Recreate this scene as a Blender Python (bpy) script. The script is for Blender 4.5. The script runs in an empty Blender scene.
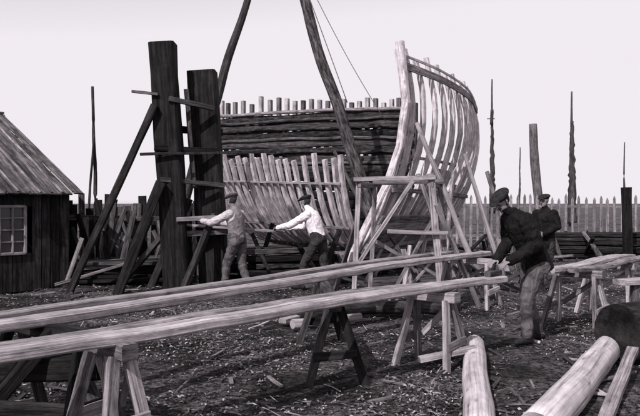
import bpy, math, random, bmesh
from mathutils import Vector, Matrix, noise
R=random.Random(11)
V=Vector
scn=bpy.context.scene
COLL=scn.collection

# ---------------------------------------------------------------- materials
def col(v,w=0.0):
    return (min(1,v*(1.02+w)), v*0.92, min(1,v*(0.98-w)), 1)

def nn(nt,t,**k):
    n=nt.nodes.new(t)
    for a,b in k.items(): setattr(n,a,b)
    return n

def wood(name,lo,hi,sx=1.6,sy=26,bump=0.35,rough=0.85,patch=0.5):
    m=bpy.data.materials.new(name); m.use_nodes=True
    nt=m.node_tree; L=nt.links; bs=nt.nodes['Principled BSDF']
    bs.inputs['Roughness'].default_value=rough
    bs.inputs['Specular IOR Level'].default_value=0.15
    uv=nn(nt,'ShaderNodeTexCoord')
    mp=nn(nt,'ShaderNodeMapping'); mp.inputs['Scale'].default_value=(sx,sy,1)
    L.new(uv.outputs['UV'],mp.inputs['Vector'])
    n1=nn(nt,'ShaderNodeTexNoise',noise_dimensions='2D'); n1.inputs['Scale'].default_value=1; n1.inputs['Detail'].default_value=5; n1.inputs['Roughness'].default_value=0.75
    L.new(mp.outputs['Vector'],n1.inputs['Vector'])
    r=nn(nt,'ShaderNodeValToRGB')
    e=r.color_ramp.elements
    e[0].position=0.31; e[0].color=col(lo*0.4)
    e[1].position=0.70; e[1].color=col(hi)
    a=e.new(0.42); a.color=col(lo)
    L.new(n1.outputs['Fac'],r.inputs['Fac'])
    n2=nn(nt,'ShaderNodeTexNoise'); n2.inputs['Scale'].default_value=4.5; n2.inputs['Detail'].default_value=5; n2.inputs['Roughness'].default_value=.7
    L.new(uv.outputs['Object'],n2.inputs['Vector'])
    mr=nn(nt,'ShaderNodeMapRange'); mr.inputs['From Min'].default_value=0.32; mr.inputs['From Max'].default_value=0.62
    mr.inputs['To Min'].default_value=1-patch; mr.inputs['To Max'].default_value=1.08
    L.new(n2.outputs['Fac'],mr.inputs['Value'])
    # knots and bolt stains: small dark spots along the piece
    vo=nn(nt,'ShaderNodeTexVoronoi',voronoi_dimensions='2D'); mp2=nn(nt,'ShaderNodeMapping'); mp2.inputs['Scale'].default_value=(1.3,4,1)
    L.new(uv.outputs['UV'],mp2.inputs['Vector']); L.new(mp2.outputs[0],vo.inputs['Vector']); vo.inputs['Scale'].default_value=1
    kn=nn(nt,'ShaderNodeMapRange'); kn.inputs['From Min'].default_value=0.02; kn.inputs['From Max'].default_value=0.09; kn.inputs['To Min'].default_value=0.5; kn.inputs['To Max'].default_value=1
    L.new(vo.outputs['Distance'],kn.inputs['Value'])
    at=nn(nt,'ShaderNodeAttribute',attribute_name='tone')
    mu=nn(nt,'ShaderNodeMath',operation='MULTIPLY')
    L.new(mr.outputs[0],mu.inputs[0]); L.new(at.outputs['Fac'],mu.inputs[1])
    mu2=nn(nt,'ShaderNodeMath',operation='MULTIPLY'); L.new(mu.outputs[0],mu2.inputs[0]); L.new(kn.outputs[0],mu2.inputs[1])
    vm=nn(nt,'ShaderNodeVectorMath',operation='SCALE')
    L.new(r.outputs['Color'],vm.inputs[0]); L.new(mu2.outputs[0],vm.inputs['Scale'])
    L.new(vm.outputs[0],bs.inputs['Base Color'])
    b=nn(nt,'ShaderNodeBump'); b.inputs['Strength'].default_value=bump; b.inputs['Distance'].default_value=0.02
    L.new(n1.outputs['Fac'],b.inputs['Height']); L.new(b.outputs[0],bs.inputs['Normal'])
    return m

def cloth(name,lo,hi,sc=9,bump=0.5,rough=0.95):
    m=bpy.data.materials.new(name); m.use_nodes=True
    nt=m.node_tree; L=nt.links; bs=nt.nodes['Principled BSDF']
    bs.inputs['Roughness'].default_value=rough
    bs.inputs['Specular IOR Level'].default_value=0.12
    tc=nn(nt,'ShaderNodeTexCoord')
    n1=nn(nt,'ShaderNodeTexNoise'); n1.inputs['Scale'].default_value=sc; n1.inputs['Detail'].default_value=4; n1.inputs['Distortion'].default_value=0.8
    L.new(tc.outputs['Object'],n1.inputs['Vector'])
    r=nn(nt,'ShaderNodeValToRGB'); e=r.color_ramp.elements
    e[0].position=0.35; e[0].color=col(lo); e[1].position=0.65; e[1].color=col(hi)
    L.new(n1.outputs['Fac'],r.inputs['Fac']); L.new(r.outputs[0],bs.inputs['Base Color'])
    b=nn(nt,'ShaderNodeBump'); b.inputs['Strength'].default_value=bump; b.inputs['Distance'].default_value=0.05
    L.new(n1.outputs['Fac'],b.inputs['Height']); L.new(b.outputs[0],bs.inputs['Normal'])
    return m

M_rib  =wood('fresh_oak_frame',0.42,0.82,2,34,0.6,patch=.45)
M_new  =wood('sawn_plank',0.27,0.62,0.9,38,0.5,patch=0.4)
M_grey =wood('weathered_timber',0.11,0.30,1.5,24,0.5)
M_mid  =wood('stained_timber',0.030,0.12,1.5,22,0.5)
M_dark =wood('tarred_and_shade_timber',0.005,0.026,1.2,18,0.6)  # tarred posts; also carries the hull's inside shade as colour
M_vdark=wood('dark_board',0.006,0.028,1.2,18,0.5)
M_log  =wood('peeled_log',0.34,0.62,0.6,20,0.3,patch=0.25)
M_bark =wood('bark_log',0.012,0.07,3,14,1.0)
M_roof =wood('roof_board',0.05,0.19,1.0,14,0.6)
M_fence=wood('fence_picket',0.18,0.38,1.0,20,0.4)
M_chip =wood('wood_chip',0.16,0.48,3,20,0.2,patch=0.6)
M_far  =wood('old_spar',0.05,0.13,1,10,0.3)
M_rope =cloth('hemp_rope',0.10,0.2,40)
M_iron =cloth('iron_bar',0.01,0.03,12)
M_glass=bpy.data.materials.new('window_glass'); M_glass.use_nodes=True
g=M_glass.node_tree.nodes['Principled BSDF']; g.inputs['Base Color'].default_value=col(0.06); g.inputs['Roughness'].default_value=0.15
M_skin =cloth('skin',0.18,0.24,14,0.1,0.7)
M_hair =cloth('hair',0.02,0.06,60)
M_cap  =cloth('cap_cloth',0.012,0.03,30)
M_cap2 =cloth('cap_cloth_grey',0.03,0.07,30)
M_jack =cloth('black_jacket',0.004,0.014,9,1.0)
M_shirt=cloth('white_shirt',0.60,0.80,8,1.0)
M_shirt2=cloth('grey_shirt',0.34,0.5,8,1.0)
M_vest =cloth('grey_waistcoat',0.13,0.22,8,0.9)
M_trou =cloth('grey_trousers',0.05,0.12,8,1.0)
M_trou2=cloth('dark_trousers',0.02,0.05,8,1.0)
M_boot =cloth('boot_leather',0.01,0.03,14,0.3,0.6)

# ---------------------------------------------------------------- builder
def rect(w,h,c=None):
    if c is None: c=min(w,h)*0.10
    a,b=w/2,h/2
    return [(-a+c,-b),(a-c,-b),(a,-b+c),(a,b-c),(a-c,b),(-a+c,b),(-a,b-c),(-a,-b+c)]
def circ(r,n=10,irr=0.06):
    return [(r*(1+R.uniform(-irr,irr))*math.cos(2*math.pi*i/n), r*(1+R.uniform(-irr,irr))*math.sin(2*math.pi*i/n)) for i in range(n)]

class Bd:
    def __init__(s): s.v=[];s.f=[];s.m=[];s.uv=[];s.t=[];s.sm=[];s.ml=[]
    def mi(s,m):
        if m not in s.ml: s.ml.append(m)
        return s.ml.index(m)
    def face(s,idx,mi,uvs,tone,sm=False):
        s.f.append(idx); s.m.append(mi); s.uv.append(uvs); s.t.append(tone); s.sm.append(sm)
    def sweep(s,pts,prof,mat,up=V((0,0,1)),scales=None,tone=None,smooth=False):
        mi=s.mi(mat)
        if tone is None: tone=R.uniform(0.72,1.15)
        u=R.uniform(0,50); v0=R.uniform(0,50)
        n=len(prof); base=len(s.v)
        per=[0]
        for i in range(n):
            a=prof[i]; b=prof[(i+1)%n]; per.append(per[-1]+math.hypot(a[0]-b[0],a[1]-b[1]))
        us=[]; P=[V(p) for p in pts]
        for i,p in enumerate(P):
            T=(P[min(i+1,len(P)-1)]-P[max(i-1,0)]).normalized()
            side=T.cross(up)
            if side.length<1e-3: side=T.cross(V((1,0,0)))
            side.normalize(); nrm=side.cross(T)
            k=scales[i] if scales else 1
            if i: u+=(p-P[i-1]).length
            us.append(u)
            for a,b in prof: s.v.append(p+side*a*k+nrm*b*k)
        for i in range(len(P)-1):
            for j in range(n):
                j2=(j+1)%n
                s.face([base+i*n+j,base+i*n+j2,base+(i+1)*n+j2,base+(i+1)*n+j],mi,
                    [(us[i],v0+per[j]),(us[i],v0+per[j+1]),(us[i+1],v0+per[j+1]),(us[i+1],v0+per[j])],tone,smooth)
        for e in (0,len(P)-1):
            idx=[base+e*n+j for j in range(n)]
            if e==0: idx.reverse()
            s.face(idx,mi,[(u+prof[j][0],v0+prof[j][1]*.3) for j in range(n)],tone*0.8)
    def beam(s,A,B,w,h,mat,up=V((0,0,1)),wob=0.006,tone=None,seg=None,taper=1.0):
        A=V(A);B=V(B); L=(B-A).length
        seg=seg or max(2,int(L/0.35)); d=(B-A)/seg
        pts=[];sc=[]
        for i in range(seg+1):
            p=A+d*i
            if wob and 0<i<seg: p=p+V((R.uniform(-wob,wob),R.uniform(-wob,wob),R.uniform(-wob,wob)))
            pts.append(p); sc.append((1+(taper-1)*i/seg)*(1+(R.uniform(-.05,.05) if wob else 0)))
        s.sweep(pts,rect(w,h),mat,V(up),sc,tone)
    def log(s,A,B,r1,r2,mat,wob=0.015,tone=None,n=10,rend=False):
        A=V(A);B=V(B); L=(B-A).length
        seg=max(3,int(L/0.3)); pts=[];sc=[]
        ph=R.uniform(0,99)
        for i in range(seg+1):
            t=i/seg; q=noise.noise_vector(V((ph+t*L*0.7,0,0)))*wob*3*math.sin(math.pi*t)
            pts.append(A+(B-A)*t+q); sc.append((r1+(r2-r1)*t)/r1*(1+R.uniform(-.03,.03)))
        if rend:
            T=(B-A).normalized()
            for k in (0.25,0.45,0.65,.8,0.92,0.985): 
                pts.append(B+T*r2*k*.7); sc.append(r2/r1*math.sqrt(1-k*k))
        s.sweep(pts,circ(r1,n,.03 if n>12 else .06),mat,V((0,0,1)),sc,tone,True)
    def quad(s,P,mat,tone=1,uvs=None):
        b=len(s.v); s.v+= [V(p) for p in P]
        s.face(list(range(b,b+len(P))),s.mi(mat),uvs or [(p[0],p[1]) for p in P],tone)
    def obj(s,name,parent=None):
        me=bpy.data.meshes.new(name)
        me.from_pydata([tuple(v) for v in s.v],[],s.f)
        for m in s.ml: me.materials.append(m)
        me.polygons.foreach_set('material_index',s.m)
        me.polygons.foreach_set('use_smooth',s.sm)
        uvl=me.uv_layers.new(name='UVMap')
        flat=[c for f in s.uv for p in f for c in p]
        uvl.data.foreach_set('uv',flat)
        at=me.attributes.new('tone','FLOAT','FACE'); at.data.foreach_set('value',s.t)
        me.update()
        o=bpy.data.objects.new(name,me); COLL.objects.link(o)
        if parent: o.parent=parent
        return o
def empty(name):
    o=bpy.data.objects.new(name,None); COLL.objects.link(o); return o

# ---------------------------------------------------------------- ground
def gh(x,y):
    h=0.05*noise.noise(V((x*0.35,y*0.35,3)))+0.035*noise.noise(V((x*1.3,y*1.3,9)))+0.018*noise.noise(V((x*4,y*4,1)))
    f=max(0,min(1,(60-abs(y))/30))*max(0,min(1,(40-abs(x))/20))
    return h*f-0.01
def axis(a,b,fine0,fine1,step):
    out=[];x=fine0
    while x<=fine1: out.append(x); x+=step
    g=step;x=out[0];lo=[]
    while x>a: g*=1.35; x-=g; lo.append(x)
    g=step;x=out[-1];hi=[]
    while x<b: g*=1.35; x+=g; hi.append(x)
    return lo[::-1]+out+hi
xs=axis(-900,900,-7,9,0.10); ys=axis(-60,1500,2.5,16,0.10)
gv=[(x,y,gh(x,y)) for y in ys for x in xs]
nx=len(xs); gf=[(j*nx+i,j*nx+i+1,(j+1)*nx+i+1,(j+1)*nx+i) for j in range(len(ys)-1) for i in range(nx-1)]
me=bpy.data.meshes.new('ground'); me.from_pydata(gv,[],gf); me.polygons.foreach_set('use_smooth',[True]*len(gf))
ground=bpy.data.objects.new('ground',me); COLL.objects.link(ground)
mg=bpy.data.materials.new('trampled_earth'); mg.use_nodes=True
nt=mg.node_tree;L=nt.links;bs=nt.nodes['Principled BSDF'];bs.inputs['Roughness'].default_value=0.95;bs.inputs['Specular IOR Level'].default_value=0.1
tc=nn(nt,'ShaderNodeTexCoord')
def nz(sc,det=5,ro=0.6):
    n=nn(nt,'ShaderNodeTexNoise'); n.inputs['Scale'].default_value=sc; n.inputs['Detail'].default_value=det; n.inputs['Roughness'].default_value=ro
    L.new(tc.outputs['Object'],n.inputs['Vector']); return n
a=nz(0.9,4);b=nz(16,6,0.85)
r1=nn(nt,'ShaderNodeValToRGB'); e=r1.color_ramp.elements; e[0].position=.42;e[0].color=col(.008);e[1].position=.64;e[1].color=col(.24)
L.new(b.outputs['Fac'],r1.inputs['Fac'])
r2=nn(nt,'ShaderNodeValToRGB'); e=r2.color_ramp.elements; e[0].position=.40;e[0].color=(.32,.32,.32,1);e[1].position=.60;e[1].color=(1.5,1.5,1.5,1)
L.new(a.outputs['Fac'],r2.inputs['Fac'])
mx=nn(nt,'ShaderNodeVectorMath',operation='MULTIPLY'); L.new(r1.outputs[0],mx.inputs[0]);L.new(r2.outputs[0],mx.inputs[1])
L.new(mx.outputs[0],bs.inputs['Base Color'])
bp=nn(nt,'ShaderNodeBump');bp.inputs['Strength'].default_value=1.0;bp.inputs['Distance'].default_value=0.07
L.new(b.outputs['Fac'],bp.inputs['Height']);L.new(bp.outputs[0],bs.inputs['Normal'])
me.materials.append(mg)

# wood chips
cb=Bd(); ci=cb.mi(M_chip)
for i in range(110000):
    y=3.0+ (R.random()**1.15)*19; x=R.uniform(-0.62,0.62)*y+R.uniform(-.5,.5)
    dens=noise.noise(V((x*0.7,y*0.7,5)))+0.5*noise.noise(V((x*3,y*3,2)))
    if dens<R.uniform(-0.5,0.65): continue
    z=gh(x,y)+0.004
    l=R.uniform(0.007,0.028) if R.random()<0.94 else R.uniform(0.04,0.12); w=R.uniform(0.004,0.012)
    th=R.uniform(0,math.pi); cs,sn=math.cos(th),math.sin(th); tz=R.uniform(-.5,.5)*l; cz=R.uniform(0,.012); rz=R.uniform(-.8,.8)*w
    b0=len(cb.v)
    for k,(t,hz) in enumerate(((-1,0),(0,cz),(1,0))):
        for sgn in (-1,1):
            wj=w*R.uniform(.5,1.2)
            cb.v.append(V((x+cs*l*t-sn*wj*sgn, y+sn*l*t+cs*wj*sgn, z+0.006+abs(tz)*.5+tz*t*.5+hz+rz*sgn*.5)))
    tn=R.choice((0.08,0.12,0.2,0.3,0.5,0.7,1.0,1.4)); u=R.uniform(0,90)
    for k in (0,1):
        cb.face([b0+2*k,b0+2*k+2,b0+2*k+3,b0+2*k+1],ci,[(u,u),(u+l,u),(u+l,u+w),(u,u+w)],tn)
cb.obj('wood_chips')

sb=Bd()
for i in range(170):
    y=R.uniform(5.5,15); x=R.uniform(-.55,.6)*y
    th=R.uniform(0,math.pi); l=R.uniform(.06,.26); d=V((math.cos(th)*l,math.sin(th)*l,0)); z=gh(x,y)+.015
    sb.beam(V((x,y,z))-d,V((x,y,z+R.uniform(0,.05)))+d,R.uniform(.012,.045),R.uniform(.01,.025),R.choice((M_grey,M_grey,M_mid,M_mid,M_new)))
sb.obj('scattered_offcuts')

# ---------------------------------------------------------------- hull
hull=empty('wooden_ship_hull')
def lerp(a,b,t): return a+(b-a)*t
def poly(pts,t):
    n=len(pts)-1; s=max(0,min(n-1e-6,t*n)); i=int(s); f=s-i
    p0=V(pts[max(i-1,0)]);p1=V(pts[i]);p2=V(pts[i+1]);p3=V(pts[min(i+2,n)])
    return 0.5*((2*p1)+(p2-p0)*f+(2*p0-5*p1+4*p2-p3)*f*f+(3*p1-p0-3*p2+p3)*f**3)
RP=[(0,0,0),(.3,.07,0),(.55,.18,0),(.8,.32,0),(1.0,.47,0),(1.13,.63,0),(1.14,.81,0),(1,1,0)]
LP=[(0,0,0),(.27,.05,0),(.5,.15,0),(.71,.33,0),(.88,.61,0),(1,1,0)]
def rframe(f,v,off=0):   # starboard bow
    T=poly([(1.54,14.0,4.66),(2.55,15.4,4.60),(3.5,17.2,4.50),(4.10,19.0,4.40)],f)
    K=poly([(0.62,14.7,.5),(1.35,16.0,.5),(2.1,17.5,.5),(3.0,19.2,.5)],f)
    h,vv,_=poly(RP,v); D=V((T.x-K.x,T.y-K.y,0))
    return V((K.x,K.y,0))+D*h+V((0,0,K.z+(T.z-K.z)*vv))+V((.75,-.66,0))*off
def lframe(f,v,off=0):   # port side, f=0 far/left, 1 at stem
    T=poly([(-2.75,18.0,2.80),(-1.75,16.9,2.74),(-.75,15.8,2.66),(.42,14.6,2.58)],f)
    K=poly([(-.80,20.0,.5),(-.1,18.6,.5),(.6,17.2,.5),(1.25,15.9,.5)],f)
    h,vv,_=poly(LP,v); D=V((T.x-K.x,T.y-K.y,0))
    return V((K.x,K.y,0))+D*h+V((0,0,K.z+(T.z-K.z)*vv))+V((-.7,-.7,0))*off
fb=Bd()
NR=13
for i in range(NR):
    f=i/(NR-1)
    pts=[rframe(f,t/16) for t in range(17)]
    pts=[p+V((R.uniform(-.008,.008),R.uniform(-.008,.008),0)) for p in pts]
    pts[-1]+=V((0,0,R.uniform(-.05,.12)))
    fb.sweep(pts,rect(.11,.10,.012),M_rib,V((.75,-.66,0)),[1.25-.35*t/16 for t in range(17)],R.uniform(.85,1.15))
    pts=[rframe(min(1,f+.03),t/16)+V((.03,.07,0)) for t in range(1,8+R.randint(0,3))]
    fb.sweep(pts,rect(.09,.12,.012),M_rib,V((.75,-.66,0)),None,R.uniform(.45,.7))
NL=19
for i in range(NL):
    f=-.04+1.04*i/(NL-1)
    pts=[lframe(max(0,f),t/14)+V((R.uniform(-.008,.008)+min(0,f)*4,R.uniform(-.008,.008)-min(0,f)*4,0)) for t in range(15)]
    pts[-1]+=V((0,0,R.uniform(-.08,.10)))
    fb.sweep(pts,rect(.095,.12,.012),M_rib,V((-.7,-.7,0)),[1.2-.3*t/14 for t in range(15)],R.uniform(.85,1.15))
    if i%2==0 and f>.3:
        pts=[lframe(min(1,f+.018),t/14)+V((.06,.09,0)) for t in range(1,8+R.randint(0,2))]
        fb.sweep(pts,rect(.08,.12,.014),M_grey,V((-.7,-.7,0)),tone=.7)
fb.obj('frames',hull)
kb=Bd()
kb.sweep([V((.55,14.75,.35)),V((.45,17,.35)),V((.1,20,.35)),V((-.3,22.5,.35))],rect(.3,.35),M_grey)
kb.sweep([V((.60,14.6,.35)),V((.76,14.5,.7)),V((1.06,14.3,1.35)),V((1.36,14.1,2.0)),V((1.60,13.95,2.75)),V((1.70,13.85,3.6)),V((1.58,13.86,4.82))],rect(.12,.16,.015),M_rib,V((.75,-.66,0)),tone=1.1)
kb.obj('stem_and_keel',hull)
rb=Bd()
def strip(fn,f0,f1,v,w,h,mat,off,up,tone=None,n=14,dz=0):
    rb.sweep([fn(lerp(f0,f1,i/n),v,off)+V((0,0,dz)) for i in range(n+1)],rect(w,h),mat,up,None,tone)
strip(rframe,0,1,.935,.04,.15,M_grey,.10,V((0,0,1)),1.5)
strip(rframe,0,1,.975,.03,.05,M_rib,.11,V((0,0,1)),.9)
strip(rframe,0,1,.60,.04,.06,M_grey,-.09,V((0,0,1)),1.3)
strip(rframe,0,1,.44,.05,.09,M_grey,.11,V((0,0,1)))
for k in range(8):
    strip(rframe,0.0,1,.01+.04*k,.06,.21,M_grey if k%3 else M_new,.13,V((.4,-.4,.8)),R.uniform(.7,1.1))
strip(lframe,0,1,.86,.04,.05,M_grey,.085,V((0,0,1)),1.6)
strip(lframe,0,1,.55,.04,.06,M_grey,.085,V((0,0,1)),.8)
for k in range(5): strip(lframe,0,1,.02+.05*k,.06,.2,M_mid,.13,V((-.4,-.4,.8)))
rb.obj('ribbands_and_bottom_strakes',hull)
ff=Bd()
farT=[(2.75,20.4),(1.0,21.3),(-1.2,22.6),(-3.6,24.2)]
def far(f,z,off=0):
    p=poly([(a,b,0) for a,b in farT],f)
    zt=4.35+.55*f; k=max(0,(1-(z/zt)))**2.2*1.6
    return V((p.x-.45*k-off*.45,p.y-.85*k-off*.85,z))
for i in range(27):
    f=i/26; zt=4.62+.5*f+R.uniform(-.12,.16)
    ff.sweep([far(f,.6+(zt-.6)*t/8)+V((.05,.12,0)) for t in range(9)],rect(.12,.15),M_rib if i%3 else M_grey,V((-.45,-.85,0)),tone=R.uniform(.4,.9))
ff.obj('starboard_frames',hull)
fs=Bd()
for k in range(14):
    z=.72+.27*k; top=z>2.6
    n=16; ph=R.uniform(0,9)
    e0=R.uniform(0,.03); e1=1-R.uniform(0,.03)
    pts=[far(lerp(e0,e1,i/n),z+.12*i/n+.022*math.sin(ph+i*.9)+R.uniform(-.012,.012),.10+R.uniform(-.01,.03)) for i in range(n+1)]
    fs.sweep(pts,rect(.12,.27,.05) ,(M_bark if k%2 else M_mid) if top else M_dark,V((0,0,1)),[1+R.uniform(-.10,.10) for _ in pts],R.uniform(.6,1.4) if top else .7,True)  # lower strakes: shade inside the hull put into a darker timber colour
for z,m in ((2.75,M_mid),(3.1,M_bark),(3.5,M_mid),(3.85,M_bark),(4.1,M_mid),(4.38,M_grey)):
    pts=[far(i/16,z+.2*i/16+R.uniform(-.03,.03),.22) for i in range(17)]
    fs.sweep(pts,circ(.055,8),m,V((0,0,1)),tone=R.uniform(.8,1.5),smooth=True)
for k in range(6):
    fs.beam(V((3.6,19.9,.8+.3*k)),V((2.5,20.5,.8+.3*k)),.08,.26,M_mid)
fs.obj('ceiling_planks',hull)
bf=Bd()
for i in range(13):
    f=i/12
    A=lframe(1-f,0); B_=rframe(f,0)
    bf.beam(A+V((0,0,-.02)),B_+V((0,0,-.02)),.16,.2,M_mid)
bf.quad([(.66,14.9,.56),(3.0,19.2,.56),(2.7,20.2,.57),(-1.2,22.3,.57),(-.80,20.0,.56),(-.1,18.6,.56),(.45,17,.56)],M_dark,.8)
bf.obj('floor_timbers',hull)
kbk=Bd()
for (x,y) in ((.45,15.1),(.5,16.8),(.3,18.4),(2.0,17.4),(1.2,16),(0,20.2),(2.8,19)):
    for z in (.06,.18): kbk.beam((x-.35,y,z),(x+.35,y+.05,z),.28,.115,M_dark)
kbk.obj('keel_blocks',hull)
ib=Bd()
ib.log((1.2,17.2,1.2),(.4,19.0,3.0),.06,.05,M_mid,tone=.9); ib.log((.3,18.2,1.0),(1.2,20,2.9),.06,.06,M_bark)
ib.obj('inner_props',hull)

# ---------------------------------------------------------------- big posts
pf=empty('timber_post_frame')
p=Bd()
p.beam((-2.62,12.95,-.1),(-2.92,13.0,4.58),.46,.42,M_dark,up=(0,1,0),wob=.006,tone=1.0,seg=8)
p.beam((-2.02,13.5,-.1),(-2.28,13.55,4.16),.54,.45,M_dark,up=(0,1,0),wob=.006,tone=1.25,seg=8)
p.obj('posts',pf)
p=Bd()
p.beam((-3.25,12.64,2.50),(-.8,12.9,2.57),.045,.05,M_iron)
p.beam((-3.0,12.68,2.62),(-1.95,13.22,2.60),.07,.10,M_dark)
p.beam((-2.95,13.35,3.05),(-1.95,13.9,3.02),.1,.14,M_dark)
p.beam((-3.42,12.72,3.65),(-2.95,12.74,3.60),.05,.05,M_grey,tone=.6)
p.beam((-2.75,12.73,3.52),(-2.0,13.2,3.40),.06,.09,M_mid)
p.beam((-2.5,13.1,3.75),(-2.35,13.1,1.9),.09,.07,M_mid,up=(0,1,0))
p.beam((-2.9,12.71,2.05),(-1.8,13.22,1.95),.05,.08,M_mid)
p.beam((-2.6,12.7,1.32),(-1.7,13.2,1.36),.05,.08,M_new,tone=.7)
p.beam((-2.6,12.9,1.05),(-1.6,13.3,1.08),.05,.10,M_grey)
p.obj('cross_bars',pf)
p=Bd()
p.beam((-4.52,12.6,-.02),(-3.0,12.7,3.40),.13,.12,M_mid,tone=.4)
p.beam((-3.62,12.5,-.02),(-2.88,12.68,2.0),.24,.18,M_dark,tone=1.2)
p.beam((-3.25,13.5,0),(-2.5,13.35,1.7),.12,.14,M_mid,tone=.5)
p.beam((-2.45,12.4,0),(-2.0,13.2,1.4),.12,.1,M_mid,tone=.5)
p.beam((-3.9,13.6,0),(-2.9,13.3,1.1),.1,.1,M_mid)
p.obj('braces',pf)

sl=empty('sheer_legs')
p=Bd(); apex=V((-1.0,16,8.3))
p.log((-3.55,15.6,0),apex+V((.1,0,.4)),.12,.07,M_mid,.02,.8)
p.log((1.25,15.9,1.05),apex+V((-.1,.25,.4)),.15,.10,M_bark,.025,2.4)
p.obj('poles',sl)
p=Bd()
def rope(A,B_,sag,r=.014):
    A=V(A);B_=V(B_); p.sweep([A.lerp(B_,i/14)-V((0,0,sag*4*(i/14)*(1-i/14))) for i in range(15)],circ(r,5,0),M_rope,tone=.6,smooth=True)
rope(apex,(.62,15.9,3.9),-.05,.011); rope(apex,(1.6,17,3.6),.25,.009)
for k in range(5): rope(apex+V((-.2,-.15,.05*k-.1)),apex+V((.25,.3,.05*k-.08)),0,.03)
p.obj('rigging',sl)

# ---------------------------------------------------------------- shed
sh=empty('wooden_shed')
C0=V((-4.85,13.5,0)); eu=V((-.68,-.73,0)); rk=V((-.73,.68,0)); nf=-rk
Lw=6.5; dep=3.6
p=Bd()
nb=36
win0,win1=.86,1.56
for i in range(nb):
    a=C0+eu*(i*Lw/nb+.09); ua=i*Lw/nb+.09
    j=nf*R.uniform(-.006,.006)
    if win0-.06<ua<win1+.06:
        p.beam(a+j,a+j+V((0,0,.70)),.172,.04,M_vdark,up=nf,wob=0,tone=1.6); p.beam(a+V((0,0,1.56)),a+V((0,0,1.85)),.172,.04,M_vdark,up=nf,wob=0)
    else: p.beam(a+j,a+j+V((0,0,1.85)),.165,.04,M_vdark if i%3 else M_mid,up=nf,wob=0,tone=R.uniform(.7,2.4) if i%3 else .6)
for i in range(18):
    t=(i+.5)/18; h=1.85+1.85*(1-abs(2*t-1))-.1
    for off in (0,Lw):
        a=C0+rk*(t*dep)*1.9+eu*off
        p.beam(a,a+V((0,0,h)),.38,.04,M_vdark,up=eu,wob=0)
a=C0+rk*dep*1.9
for i in range(20): p.beam(a+eu*(i*Lw/20+.16),a+eu*(i*Lw/20+.16)+V((0,0,1.85)),.32,.04,M_vdark,up=nf,wob=0)
p.obj('walls',sh)
p=Bd()
E=C0-rk*.22+V((0,0,1.78))-eu*.18; pk=C0+rk*dep*.95+V((0,0,3.62))-eu*.18
for i in range(34):
    o=eu*(i*.21+.1); w=.2
    dz=V((0,0,R.uniform(0,.02)))
    p.beam(E+o+dz+rk*R.uniform(-.05,.05),pk+o+dz,w,.03,M_roof,up=V((.6,-.5,.8)),wob=.004,tone=R.uniform(.5,1.4))
    p.beam(E+o+dz+eu*.1+V((0,0,.035)),pk+o+dz+eu*.1+V((0,0,.035)),.04,.03,M_roof,up=V((.6,-.5,.8)),wob=.003,tone=R.uniform(.3,3.0))
bk=C0+rk*dep*1.95+V((0,0,1.75))-eu*.18
for i in range(24): p.beam(bk+eu*(i*.3+.1),pk+eu*(i*.3+.1),.29,.03,M_roof,up=V((-.6,.5,.8)),wob=0)
p.beam(pk+V((0,0,.05)),pk+eu*7.2+V((0,0,.05)),.12,.05,M_roof)
p.obj('roof',sh)
p=Bd()
wa=C0+eu*win0+V((0,0,.70)); wb=C0+eu*win1+V((0,0,.70))
wh=.86; up=V((0,0,1))
for z in (.0,wh): p.beam(wa+up*z+nf*.03,wb+up*z+nf*.03,.05,.05,M_new,wob=0,tone=.6)
for k in range(4):
    t=k/3; w=.05 if k in(0,3) else .025
    p.beam(wa.lerp(wb,t)+nf*.032,wa.lerp(wb,t)+nf*.032+up*wh,w,.05,M_new,up=nf,wob=0,tone=.6)
for z in (.25,.5,.75): p.beam(wa+up*z*wh+nf*.03,wb+up*z*wh+nf*.03,.03,.025,M_new,wob=0,tone=.6)
p.obj('window_frame',sh)
p=Bd(); p.quad([wa,wb,wb+up*wh,wa+up*wh],M_glass); p.obj('window_pane',sh)

p=Bd()
x=-6.2
while x<-2.6:
    w=R.uniform(.1,.2); h=R.uniform(1.45,1.9); y=16+R.uniform(-.15,.15)
    p.beam((x,y,-.02),(x+R.uniform(-.06,.06),y+.05,h),w,.04,R.choice((M_dark,M_mid,M_vdark,M_mid)),up=(0,-1,0)); x+=w+R.uniform(0,.03)
p.beam((-6.2,15.8,1.3),(-2.6,15.8,1.25),.05,.12,M_mid)
p.obj('slab_board_fence')
p=Bd()
for i in range(44):
    x=R.uniform(-5.0,-2.7); y=R.uniform(14.2,15.4); dx=R.uniform(-.5,.5)
    p.beam((x,y,0),(x+dx,y+R.uniform(.1,.5),R.uniform(.7,1.8)),R.uniform(.04,.12),R.uniform(.03,.07),R.choice((M_mid,M_dark,M_dark,M_grey,M_mid)),up=(0,-1,0))
p.obj('leaning_timbers')
p=Bd()
for k in range(5):
    for i in range(5):
        y=14+i*.22+R.uniform(-.05,.05)
        p.beam((-5.0+R.uniform(-.3,.3),y-.2,.06+.09*k),(-3.1+R.uniform(-.3,.4),y+R.uniform(-.2,.1),.06+.09*k+R.uniform(0,.08)),.16,.07,R.choice((M_mid,M_mid,M_grey,M_dark)))
p.beam((-5.0,13.2,.08),(-3.6,13.6,.5),.08,.05,M_new,tone=.5)
p.beam((-4.85,13.3,.02),(-4.55,13.4,.95),.08,.05,M_new,up=(0,1,0),tone=.55)
p.obj('lumber_pile')
p=Bd()
for k in range(5):
    for i in range(3):
        y=14.3+i*.25
        p.beam((-1.9+R.uniform(-.6,.6),y,.06+.13*k),(.25+R.uniform(-.6,.5)-.08*k,y+R.uniform(-.2,.2),.06+.13*k+R.uniform(-.05,.12)),R.uniform(.1,.25),R.uniform(.07,.14),R.choice((M_dark,M_mid,M_bark)),tone=R.uniform(.4,1.6))
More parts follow.
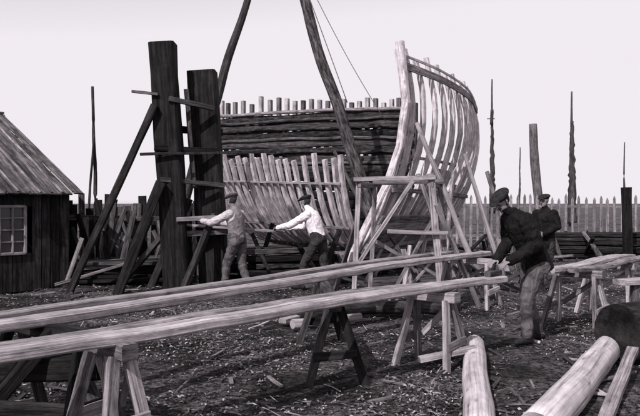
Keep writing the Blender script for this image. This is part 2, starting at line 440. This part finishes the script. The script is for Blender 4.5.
for i in range(16):
    x=R.uniform(-2.2,.6); y=R.uniform(13.9,15.2)
    p.beam((x,y,0),(x+R.uniform(-.7,.7),y+R.uniform(0,.6),R.uniform(.4,1.25)),R.uniform(.05,.12),.06,R.choice((M_dark,M_mid,M_bark,M_grey)),up=(0,-1,0),tone=R.uniform(.4,1.1))
p.obj('lumber_pile')
p=Bd()
for k in range(5):
    p.beam((.9,13.2+.2*k,.08),(2.9,13.6+.25*k,.12),.16,.1,R.choice((M_dark,M_mid)))
for i in range(34):
    x=R.uniform(.7,4.4); y=R.uniform(12.2,16); 
    p.beam((x,y,.05),(x+R.uniform(-.9,.9),y+R.uniform(0,.9),R.uniform(.1,.95)),R.uniform(.04,.12),.05,R.choice((M_dark,M_mid,M_grey,M_new)),tone=R.uniform(.4,.9))
p.log((-.3,9.6,.1),(1.3,10.4,.1),.1,.09,M_bark); p.log((-.35,8.9,.08),(.55,9.5,.08),.06,.05,M_log,tone=.7)
p.log((.2,10.2,.1),(1.8,10.0,.12),.09,.1,M_bark)
p.beam((-.5,9.3,.05),(.2,10.4,.05),.12,.06,M_new,tone=.8)
p.obj('scrap_timber_heap')

# ---------------------------------------------------------------- staging
st=Bd()
st.beam((.50,10.5,0),(.58,10.5,2.0),.075,.07,M_new,up=(0,1,0),tone=.85)
st.beam((.50,10.44,1.97),(1.72,10.44,2.0),.06,.07,M_new,tone=.8)
st.beam((1.84,10.5,0),(1.66,10.5,2.06),.10,.08,M_new,up=(0,1,0),tone=.85)
st.beam((.56,10.42,.70),(1.38,10.40,1.95),.05,.06,M_new,tone=.75)
st.beam((.8,11.3,0),(.9,11.3,2.0),.07,.07,M_grey,up=(0,1,0))
st.beam((2.1,11.5,0),(1.95,11.4,2.0),.08,.07,M_grey,up=(0,1,0))
st.beam((.85,11.25,1.95),(2.0,11.35,1.97),.06,.08,M_grey)
st.beam((.58,10.45,1.9),(.9,11.4,1.9),.06,.08,M_grey)
st.beam((1.66,10.45,1.9),(1.95,11.5,1.9),.06,.08,M_grey)
st.beam((1.0,10.40,1.20),(1.9,10.42,1.17),.05,.06,M_new,tone=.7)
st.beam((1.72,10.36,1.6),(2.5,11.0,0),.07,.05,M_new,tone=.7)
st.beam((.9,11.2,1.0),(2.05,11.4,.35),.05,.06,M_grey)
st.beam((.55,10.62,1.3),(.2,11.7,0),.07,.05,M_grey)
st.beam((1.1,11.4,0),(1.9,11.3,1.5),.05,.06,M_grey)
st.obj('scaffold_trestle')
p=Bd()
p.log((3.15,13.5,0),(1.9,13.75,3.2),.06,.045,M_log,tone=.6); p.obj('shore_pole')
p=Bd(); p.log((4.0,15.2,0),(3.35,16.2,2.75),.06,.045,M_log,tone=.5); p.obj('shore_pole')
p=Bd(); p.log((2.55,12.9,0),(2.0,14.3,2.2),.05,.045,M_grey); p.obj('shore_pole')
p=Bd(); p.log((4.6,16.2,0),(4.2,17.6,2.4),.06,.05,M_grey); p.obj('shore_pole')
p=Bd(); p.log((2.2,12.6,0),(2.9,15.2,2.3),.05,.045,M_grey,tone=1.4); p.obj('shore_pole')

# ---------------------------------------------------------------- long timbers
def timber(name,A,B_,w,h,mat,tone,bow=0.0):
    p=Bd(); A=V(A);B_=V(B_); n=30
    side=(B_-A).cross(V((0,0,1))).normalized(); ph=R.uniform(0,9)
    pts=[A.lerp(B_,i/n)+side*(bow*math.sin(math.pi*i/n)+.014*math.sin(ph+i*.6))+V((0,0,-.02*math.sin(math.pi*i/n*2)+R.uniform(-.004,.004))) for i in range(n+1)]
    p.sweep(pts,rect(w,h,.014),mat,V((0,0,1)),[1+R.uniform(-.05,.05) for _ in pts],tone)
    return p.obj(name)
timber('long_timber',(-3.0,2.75,.79),(1.98,7.68,.785),.18,.07,M_new,.95,.03)
timber('long_timber',(-3.1,3.6,.79),(2.74,11.5,.79),.18,.075,M_new,.9,-.03)
timber('long_timber',(-3.3,3.95,.79),(2.35,11.75,.79),.14,.07,M_new,.65,-.02)
timber('long_timber',(-3.0,3.10,.775),(1.2,7.30,.77),.14,.06,M_grey,1.3,.02)
timber('long_timber',(2.80,8.65,.79),(4.75,10.75,.80),.20,.07,M_new,.9,0)
timber('long_timber',(3.15,8.72,.78),(5.2,10.85,.785),.15,.06,M_grey,1.3,0)

def sawhorse(c,d,length,top,mat,mat2,splay=.28,t=.11,tone=None):
    p=Bd(); c=V((c[0],c[1],0)); d=V((d[0],d[1],0)).normalized(); s_=V((-d.y,d.x,0)); z=V((0,0,1))
    p.beam(c-d*length/2+z*(top-.05),c+d*length/2+z*(top-.05),t,.10,mat,tone=tone)
    for e in (-1,1):
        q=c+d*e*(length/2-.10)
        for k in (-1,1):
            p.beam(q+s_*k*splay*R.uniform(.85,1.15)+d*e*.1+z*(-.02)+z*gh(q.x,q.y),q+s_*k*.05+z*(top-.08),.08,.05,mat2 if k==1 else mat,up=d,tone=tone)
        p.beam(q+s_*-splay*.75+d*e*.09+z*.24,q+s_*splay*.75+d*e*.09+z*.27,.03,.08,mat2)
    p.beam(c-d*(length/2-.1)+s_*.18+z*.28,c+d*(length/2-.15)+s_*.10+z*.60,.03,.06,mat)
    return p.obj('sawhorse')
sawhorse((-1.34,4.45),(.75,-.65),.46,.75,M_grey,M_new,.2,.11)
sawhorse((-1.95,5.05),(.8,-.6),1.1,.75,M_dark,M_mid)
sawhorse((.08,7.2),(.06,-1),1.9,.75,M_mid,M_dark,.26)
sawhorse((1.10,6.95),(.75,-.65),.6,.75,M_new,M_grey,.22,tone=.8)
sawhorse((2.35,11.15),(.8,-.6),.9,.75,M_new,M_new,tone=.8)
sawhorse((4.25,10.3),(.75,-.65),.75,.75,M_new,M_new,tone=.8)
sawhorse((3.35,9.15),(.75,-.65),.7,.75,M_grey,M_new)
p=Bd(); p.beam((-2.6,5.3,.35),(-1.5,4.9,.48),.2,.16,M_dark); p.beam((-2.4,4.6,0),(-1.9,5.0,.7),.1,.1,M_dark);p.beam((-1.5,4.9,.02),(-1.95,5.3,.62),.11,.09,M_mid)
p.beam((-2.2,4.5,.3),(-1.6,5.2,.05),.12,.1,M_mid)
p.beam((.95,6.7,.12),(1.5,6.75,.22),.1,.05,M_new,tone=.8)
p.obj('timber_offcuts')

# ---------------------------------------------------------------- logs
p=Bd(); p.log((1.03,4.5,.10),(1.62,7.35,.13),.115,.105,M_log,.008,1.05,20,True); p.obj('peeled_log')
p=Bd(); p.log((1.40,4.55,.12),(3.28,7.7,.15),.135,.13,M_log,.008,1.05,20,True); p.obj('peeled_log')
p=Bd(); p.log((2.96,6.95,.32),(6.2,8.6,.36),.30,.32,M_bark,.01,.6,24); p.obj('bark_log')
p=Bd(); p.beam((2.02,5.0,.03),(2.95,6.6,.24),.10,.05,M_new,tone=.7); p.obj('leaning_board')
p=Bd(); p.beam((3.40,7.95,.72),(5.2,8.6,.74),.22,.06,M_new,tone=.9)
p.beam((3.55,8.0,0),(3.6,8.0,.68),.08,.1,M_grey,up=(0,1,0)); p.beam((4.8,8.45,0),(4.8,8.45,.70),.08,.1,M_grey,up=(0,1,0)); p.obj('plank_bench')

# ---------------------------------------------------------------- fence
p=Bd()
x=4.7
while x<20:
    y=25.6-.22*(x-3); h=1.86+R.uniform(-.08,.08)
    t=R.uniform(.6,1.2); lean=R.uniform(-.03,.03)
    p.beam((x,y,0),(x+lean,y,h-.1),.09,.03,M_fence,up=(0,-1,0),wob=0,tone=t,seg=1)
    p.beam((x+lean,y,h-.1),(x+lean,y,h),.09,.03,M_fence,up=(0,-1,0),wob=0,tone=t,seg=2,taper=.25)
    x+=.225+R.uniform(-.02,.02)
for z in (.45,1.5): p.beam((4.65,25.65-.22*1.65,z),(20,25.65-.22*17,z),.06,.1,M_fence,tone=.7)
p.obj('picket_fence')
p=Bd(); p.beam((8.45,19.2,0),(8.4,19.2,2.05),.22,.22,M_dark,up=(0,1,0)); p.obj('gate_post')
p=Bd()
for k in range(6):
    for i in range(3): p.beam((6.6+R.uniform(-.3,.3),20.6+.3*i,.08+.12*k),(9.8+R.uniform(-.3,.2),20.2+.3*i,.08+.12*k+R.uniform(-.03,.03)),.27,.1,M_dark,tone=R.uniform(.6,2.6))
for i in range(26): 
    xx=R.uniform(3.8,8.5); p.beam((xx,R.uniform(19,23),.05),(xx+R.uniform(-1,1),R.uniform(19,23),R.uniform(.1,.9)),.1,.07,R.choice((M_dark,M_mid,M_grey)))
p.obj('lumber_stack')

# ---------------------------------------------------------------- masts
def mast(x,y,h,r,thick=0,mat=M_far,cross=None):
    p=Bd(); p.log((x,y,0),(x+R.uniform(-.1,.1),y,h),r,r*.3,mat,.02,.9,8)
    if thick:
        n=34; pts=[V((x+.05+R.uniform(-.035,.035),y-.05,h*.12+h*.68*i/n)) for i in range(n+1)]
        p.sweep(pts,circ(thick,9,.3),M_far,V((0,1,0)),[(1.05-.75*i/n)*R.uniform(.8,1.1) for i in range(n+1)],.7,True)
    for c in cross or []:
        p.beam((x-.22,y,h*c),(x+.22,y,h*c),.05,.05,mat); p.log((x,y-.12,h*c-.35),(x,y-.12,h*c+.5),r*.8,r*.5,mat,0,.7,7)
    return p.obj('ship_mast')
mast(9.77,40,8.7,.13,.17,M_far,[.74])
mast(11.35,40,4.8,.09)
mast(10.75,30,6.4,.12,.23,M_far)
mast(17.35,40,5.1,.09)
p=Bd(); p.log((8.45,26.8,0),(8.15,26.8,4.65),.2,.15,M_grey,.02,.7,12); p.obj('mooring_post')
p=Bd(); p.log((-6.4,20,0),(-6.5,20,4.95),.065,.04,M_mid,.02,.6,8); p.log((-6.75,20,0),(-6.42,19.9,3.6),.04,.03,M_mid,.02,.6,8); p.obj('spar_pole')

# ---------------------------------------------------------------- people
class Blob:
    def __init__(s): s.v=[];s.f=[]
    def loft(s,secs,n=16):
        b=len(s.v)
        for c,ux,uy in secs:
            for i in range(n):
                a=2*math.pi*i/n; s.v.append(c+ux*math.cos(a)+uy*math.sin(a))
        for k in range(len(secs)-1):
            for i in range(n):
                j=(i+1)%n; s.f.append((b+k*n+i,b+k*n+j,b+(k+1)*n+j,b+(k+1)*n+i))
        s.f.append(tuple(b+i for i in range(n))[::-1]); s.f.append(tuple(b+(len(secs)-1)*n+i for i in range(n)))
    def cap(s,A,B_,ra,rb,flat=1.0,fd=None,n=14,fold=0):
        A=V(A);B_=V(B_);T=(B_-A).normalized()
        fd=V(fd) if fd else (V((0,0,1)) if abs(T.z)<.9 else V((1,0,0)))
        x=T.cross(fd).normalized(); y=x.cross(T).normalized(); secs=[]
        for k in (0.98,.85,.6,.3,0): r=ra*math.sqrt(1-k*k); secs.append((A-T*ra*k,x*r,y*r*flat))
        m=9 if fold else 3
        for i in range(1,m+1):
            k=i/(m+1); r=(ra+(rb-ra)*k)*(1+(R.uniform(-fold,fold) if fold else 0)); sh=x*R.uniform(-fold,fold)*r*.6 if fold else V((0,0,0))
            tl=T*R.uniform(-.3,.3)*r*(fold*3)
            secs.append((A.lerp(B_,k)+sh,x*r+tl,y*r*flat))
        for k in (0,.3,.6,.85,.98): r=rb*math.sqrt(1-k*k); secs.append((B_+T*rb*k,x*r,y*r*flat))
        s.loft(secs,n)
    def ell(s,c,a,b,d,X=V((1,0,0)),Y=V((0,1,0)),Z=V((0,0,1)),n=18):
        secs=[]
        for i in range(11):
            t=-math.pi/2+math.pi*(i+.15)/10.3; secs.append((V(c)+Z*d*math.sin(t),X*a*math.cos(t),Y*b*math.cos(t)))
        s.loft(secs,n)
    def obj(s,name,voxel,sm,mats,classify,M,parent):
        me=bpy.data.meshes.new(name+'_t'); me.from_pydata([tuple(v) for v in s.v],[],s.f)
        bm=bmesh.new(); bm.from_mesh(me); bmesh.ops.recalc_face_normals(bm,faces=bm.faces); bm.to_mesh(me); bm.free()
        o=bpy.data.objects.new(name,me); COLL.objects.link(o)
        m=o.modifiers.new('r','REMESH'); m.mode='VOXEL'; m.voxel_size=voxel
        m=o.modifiers.new('s','SMOOTH'); m.factor=.5; m.iterations=sm
        dg=bpy.context.evaluated_depsgraph_get(); nm=bpy.data.meshes.new_from_object(o.evaluated_get(dg))
        o.modifiers.clear(); o.data=nm; nm.materials.clear()
        for q in mats: nm.materials.append(q)
        for pl in nm.polygons: pl.use_smooth=True; pl.material_index=classify(pl.center)
        nm.transform(M); o.parent=parent
        return o
def segd(p,a,b):
    ab=b-a; t=max(0,min(1,(p-a).dot(ab)/max(1e-9,ab.dot(ab)))); return (p-a-ab*t).length

def man(name,pos,yaw,pose,mats,jacket=False,scale=1.0):
    """local frame: +x forward, +y left, +z up"""
    root=empty(name); P={k:V(v) for k,v in pose.items() if isinstance(v,tuple)}
    M=Matrix.Translation(V((pos[0],pos[1],pos[2] if len(pos)>2 else 0)))@Matrix.Rotation(yaw,4,'Z')@Matrix.Scale(scale,4)
    b=Blob(); pel,che,nek,hd=P['pelvis'],P['chest'],P['neck'],P['head']
    Y=V((0,1,0)); tw=P.get('twist',V((0,0,0))).x
    Ys=V((-math.sin(tw),math.cos(tw),0))
    up1=(che-pel).normalized(); up2=(nek-che).normalized()
    F1=Y.cross(up1).normalized(); F2=Ys.cross(up2).normalized()
    g=.02 if jacket else .012
    secs=[]
    if jacket: secs+=[(pel-up1*.17,Y*.205,F1*.16),(pel-up1*.06,Y*.20,F1*.155)]
    else: secs+=[(pel-up1*.07,Y*.165,F1*.13),(pel-up1*.0,Y*.18,F1*.145)]
    secs+=[(pel.lerp(che,.42),Y*(.165+g),F1*(.13+g)),(pel.lerp(che,.75),Y.lerp(Ys,.5)*(.185+g),F1*(.138+g)),(che,Ys*(.205+g),F2*(.14+g)),
           (che.lerp(nek,.45),Ys*(.20+g),F2*(.125+g)),(che.lerp(nek,.78),Ys*.145,F2*(.098)),(nek,Ys*.075,F2*.072),(nek+up2*.03,Ys*.057,F2*.057)]
    b.loft(secs,20)
    b.cap(nek-up2*.03,hd-V((0,0,.06)),.058,.054)
    S=[]
    for sg,s_ in ((1,'L'),(-1,'R')):
        sh=che.lerp(nek,.5)+Ys*sg*.19; el=P['elbow'+s_]; wr=P['wrist'+s_]
        b.cap(sh,el,.074+g,.056+g,fold=.10); b.cap(el,wr,.056+g,.040+g,fold=.10)
        hip=pel+Y*sg*.09-up1*.04; kn=P['knee'+s_]; an=P['ankle'+s_]
        b.cap(hip,kn,.108,.082,fold=.07); b.cap(kn,an+V((0,0,.03)),.080,.066,fold=.10)
        td=P.get('toe'+s_,V((1,sg*.25,0))).normalized()
        b.cap(an+V((0,0,-.045))-td*.05,an+V((0,0,-.05))+td*.16,.044,.038); b.cap(an,an-V((0,0,.04)),.048,.044)
        S.append((s_,sh,el,wr,hip,kn,an,td))
    def cl(p):
        c=[]
        for s_,sh,el,wr,hip,kn,an,td in S:
            c.append((segd(p,sh,el)-.060,1)); c.append((segd(p,el,wr)-.050,1))
            c.append((segd(p,hip-V((0,0,.06)),kn)-.095,2)); c.append((segd(p,kn,an+V((0,0,.05)))-.07,2))
            c.append((segd(p,an-V((0,0,.03)),an-V((0,0,.05))+td*.15)-.04,3))
        c.append((segd(p,pel+up1*(-.17 if jacket else .10),che)-(.17 if jacket else .14),0)); c.append((segd(p,che,nek)-.135,0))
        c.append((segd(p,nek+up2*.055,hd)-.05,4))
        if not jacket: c.append((segd(p,pel-Y*.1,pel+Y*.1)-.12,2))
        return min(c)[1]
    b.obj('body',.013,2,[mats['torso'],mats['sleeve'],mats['legs'],M_boot,M_skin],cl,M,root)
    hf=P['look'].normalized(); lat=V((0,0,1)).cross(hf).normalized(); hu=hf.cross(lat).normalized()
    h=Blob(); c=hd
    h.ell(c+hu*.025-hf*.008,.098,.077,.098,hf,lat,hu); h.ell(c-hu*.045+hf*.018,.070,.060,.075,hf,lat,hu); h.cap(c-hu*.085+hf*.055,c-hu*.075+hf*.05,.028,.032)
    h.cap(c+hf*.088+hu*.012,c+hf*.112-hu*.022,.010,.015); 
    h.cap(c+hf*.078+hu*.028+lat*.035,c+hf*.078+hu*.028-lat*.035,.014,.014)
    h.cap(c+hf*.079-hu*.052+lat*.018,c+hf*.079-hu*.052-lat*.018,.009,.009); h.cap(c+hf*.077-hu*.066+lat*.014,c+hf*.077-hu*.066-lat*.014,.009,.009)
    for sg in (1,-1): h.cap(c+lat*sg*.077+hu*.02,c+lat*sg*.074-hu*.025,.017,.013,.6)
    def hc(p):
        q=p-c; x,y,z=q.dot(hf),q.dot(lat),q.dot(hu)
        if x<.02 and z>-.06 and not (abs(y)>.078): return 1
        if z>.05: return 1
        if pose.get('mous') and x>.07 and -.047<z<-.030 and abs(y)<.032: return 1
        return 0
    h.obj('head',.006,2,[M_skin,M_hair],hc,M,root)
    e=Blob()
    for sg in (1,-1): e.ell(c+hf*.080+lat*sg*.031+hu*.008,.011,.013,.008,hf,lat,hu,8)
    e.obj('eyes',.004,0,[M_hair],lambda p:0,M,root)
    k=Blob(); k.ell(c+hu*.082-hf*.012,.128,.108,.046,(hf-hu*.12).normalized(),lat,(hu+hf*.12).normalized()); k.ell(c+hu*.055-hf*.01,.105,.085,.05,hf,lat,hu)
    k.ell(c+hu*.058+hf*.105,.06,.075,.011,(hf-hu*.3).normalized(),lat,(hu+hf*.3).normalized())
    k.obj('flat_cap',.007,2,[mats['cap']],lambda p:0,M,root)
    for s_,sh,el,wr,hip,kn,an,td in S:
        sg=1 if s_=='L' else -1
        d=P.get('hdir'+s_,wr-el).normalized(); pn=P.get('palm'+s_,V((0,-sg,0)))
        pn=(pn-d*pn.dot(d)).normalized(); sd=d.cross(pn).normalized()
        if sd.dot(V((.6,-sg*.8,0)))<0: sd=-sd      # thumb on the inner / forward side
        hb=Blob()
        hb.loft([(wr-d*.03,sd*.027,pn*.022),(wr+d*.01,sd*.03,pn*.018),(wr+d*.05,sd*.042,pn*.017),(wr+d*.088,sd*.041,pn*.013),(wr+d*.094,sd*.036,pn*.008)],14)
        cu=pose.get('curl',.6)
        for i,(o,l) in enumerate(((.031,.072),(.011,.082),(-.010,.077),(-.030,.060))):
            a=wr+d*.088+sd*o; d1=(d*math.cos(cu*.7)+pn*math.sin(cu*.7)); d2=(d*math.cos(cu*1.7)+pn*math.sin(cu*1.7)); d3=(d*math.cos(cu*2.4)+pn*math.sin(cu*2.4))
            p1=a+d1*l*.48; p2=p1+d2*l*.3; p3=p2+d3*l*.22
            hb.cap(a-d*.01,p1,.0095,.0088,n=8); hb.cap(p1,p2,.0088,.008,n=8); hb.cap(p2,p3,.008,.007,n=8)
        t0=wr+d*.03+sd*.03; t1=t0+(d*.6+sd*.7+pn*.2).normalized()*.04; t2=t1+(d*.85+sd*.2+pn*.4).normalized()*.032
        hb.cap(t0,t1,.013,.0105,n=8); hb.cap(t1,t2,.0105,.008,n=8)
        hb.obj('hand_'+s_,.0045,1,[M_skin],lambda p:0,M,root)
    return root

base=dict(pelvis=(0,0,.95),chest=(.0,0,1.30),neck=(.0,0,1.52),head=(.03,0,1.66),look=(1,0,-.05),
 kneeL=(.03,.10,.50),kneeR=(.03,-.10,.50),ankleL=(0,.11,.09),ankleR=(0,-.11,.09),
 elbowL=(-.04,.24,1.16),elbowR=(-.04,-.24,1.16),wristL=(.08,.25,.92),wristR=(.08,-.25,.92))
def P_(**k): d=dict(base); d.update(k); return d
man('workman',(-1.50,12.75),math.radians(148),P_(
  chest=(.05,0,1.31),neck=(.09,0,1.53),head=(.14,0,1.67),look=(1,.05,-.12),twist=(.15,0,0),
  elbowL=(.33,.34,1.26),wristL=(.60,.27,1.29),elbowR=(.34,-.24,1.22),wristR=(.64,-.14,1.26),
  ankleL=(.20,.12,.09),kneeL=(.17,.11,.5),ankleR=(-.15,-.12,.09),kneeR=(0,-.12,.5),palmL=(0,0,-1),palmR=(0,0,-1),curl=.9),
  dict(torso=M_vest,sleeve=M_shirt2,legs=M_trou,cap=M_cap2))
man('workman',(-.08,13.1),math.radians(150),P_(
  pelvis=(-.06,0,.95),chest=(.06,0,1.29),neck=(.15,0,1.50),head=(.22,0,1.64),look=(1,.1,-.2),twist=(.15,0,0),
  elbowL=(.38,.32,1.20),wristL=(.68,.24,1.15),elbowR=(.40,-.22,1.16),wristR=(.72,-.10,1.13),
  ankleL=(.26,.12,.09),kneeL=(.18,.11,.5),ankleR=(-.28,-.12,.09),kneeR=(-.10,-.12,.5),palmL=(0,0,-1),palmR=(0,0,-1),curl=.9),
  dict(torso=M_shirt,sleeve=M_shirt,legs=M_trou2,cap=M_cap))
p=Bd(); p.beam((-2.5,13.08,1.21),(-.70,13.46,1.06),.22,.045,M_new,tone=.7); p.obj('hull_plank')
man('workman',(2.45,8.16),math.radians(196),P_(
  pelvis=(-.05,0,.97),chest=(.10,0,1.30),neck=(.24,0,1.49),head=(.36,0,1.60),look=(1,.25,-.75),mous=1,
  elbowL=(.10,.27,1.12),wristL=(.36,.18,.95),elbowR=(.14,-.25,1.13),wristR=(.40,-.04,.95),hdirL=(1,.1,-.35),hdirR=(1,.3,-.35),
  ankleL=(.12,.13,.09),kneeL=(.12,.12,.52),ankleR=(-.16,-.10,.09),kneeR=(-.02,-.11,.52),palmL=(0,0,-1),palmR=(0,0,-1),curl=.55),
  dict(torso=M_jack,sleeve=M_jack,legs=M_trou,cap=M_cap),jacket=True,scale=1.02)
p=Bd(); p.beam((1.80,7.52,.855),(1.97,7.70,.855),.07,.06,M_mid); p.beam((1.87,7.59,.885),(1.90,7.62,.95),.03,.03,M_dark); p.obj('hand_plane')
man('workman',(4.28,13.3),math.radians(215),P_(
  elbowL=(-.02,.26,1.18),wristL=(.20,.14,1.05),elbowR=(-.02,-.26,1.18),wristR=(.20,-.10,1.05),look=(1,.1,-.1)),
  dict(torso=M_jack,sleeve=M_jack,legs=M_trou2,cap=M_cap),jacket=True)

# ---------------------------------------------------------------- light
sd=V((.42,.72,-.76)).normalized()
sun=bpy.data.lights.new('sun','SUN'); sun.energy=5.0; sun.angle=math.radians(.5); sun.color=(1,.97,.97)
so=bpy.data.objects.new('sun',sun); COLL.objects.link(so); so.rotation_euler=sd.to_track_quat('-Z','Y').to_euler(); so.location=(-10,-15,20)
w=bpy.data.worlds.new('World'); scn.world=w; w.use_nodes=True; nt=w.node_tree; L=nt.links
bg=nt.nodes['Background']; sky=nn(nt,'ShaderNodeTexSky'); sky.sky_type='NISHITA'; sky.sun_disc=False
sky.sun_elevation=math.asin(-sd.z); sky.sun_rotation=math.atan2(-sd.x,-sd.y)
bw=nn(nt,'ShaderNodeRGBToBW'); L.new(sky.outputs[0],bw.inputs[0])
# monochrome hazy sky: bright in the lower sky, falling off overhead
mr=nn(nt,'ShaderNodeMapRange'); mr.inputs['From Min'].default_value=1.2;mr.inputs['From Max'].default_value=3.4;mr.inputs['To Min'].default_value=3.5;mr.inputs['To Max'].default_value=8.0
L.new(bw.outputs[0],mr.inputs['Value'])
tint=nn(nt,'ShaderNodeVectorMath',operation='SCALE'); tint.inputs[0].default_value=(1.0,.95,1.0)
L.new(mr.outputs[0],tint.inputs['Scale']); L.new(tint.outputs[0],bg.inputs['Color']); bg.inputs['Strength'].default_value=.11

# ---------------------------------------------------------------- camera
cam=bpy.data.cameras.new('camera'); co=bpy.data.objects.new('camera',cam); COLL.objects.link(co)
co.location=(0,0,1.62); co.rotation_euler=(math.radians(90),0,0)
cam.sensor_width=36; cam.lens=700/640*36; cam.shift_y=-5/640; cam.clip_end=3000; cam.clip_start=.1
scn.camera=co
scn.view_settings.view_transform='Standard'; scn.view_settings.look='None'; scn.view_settings.exposure=0
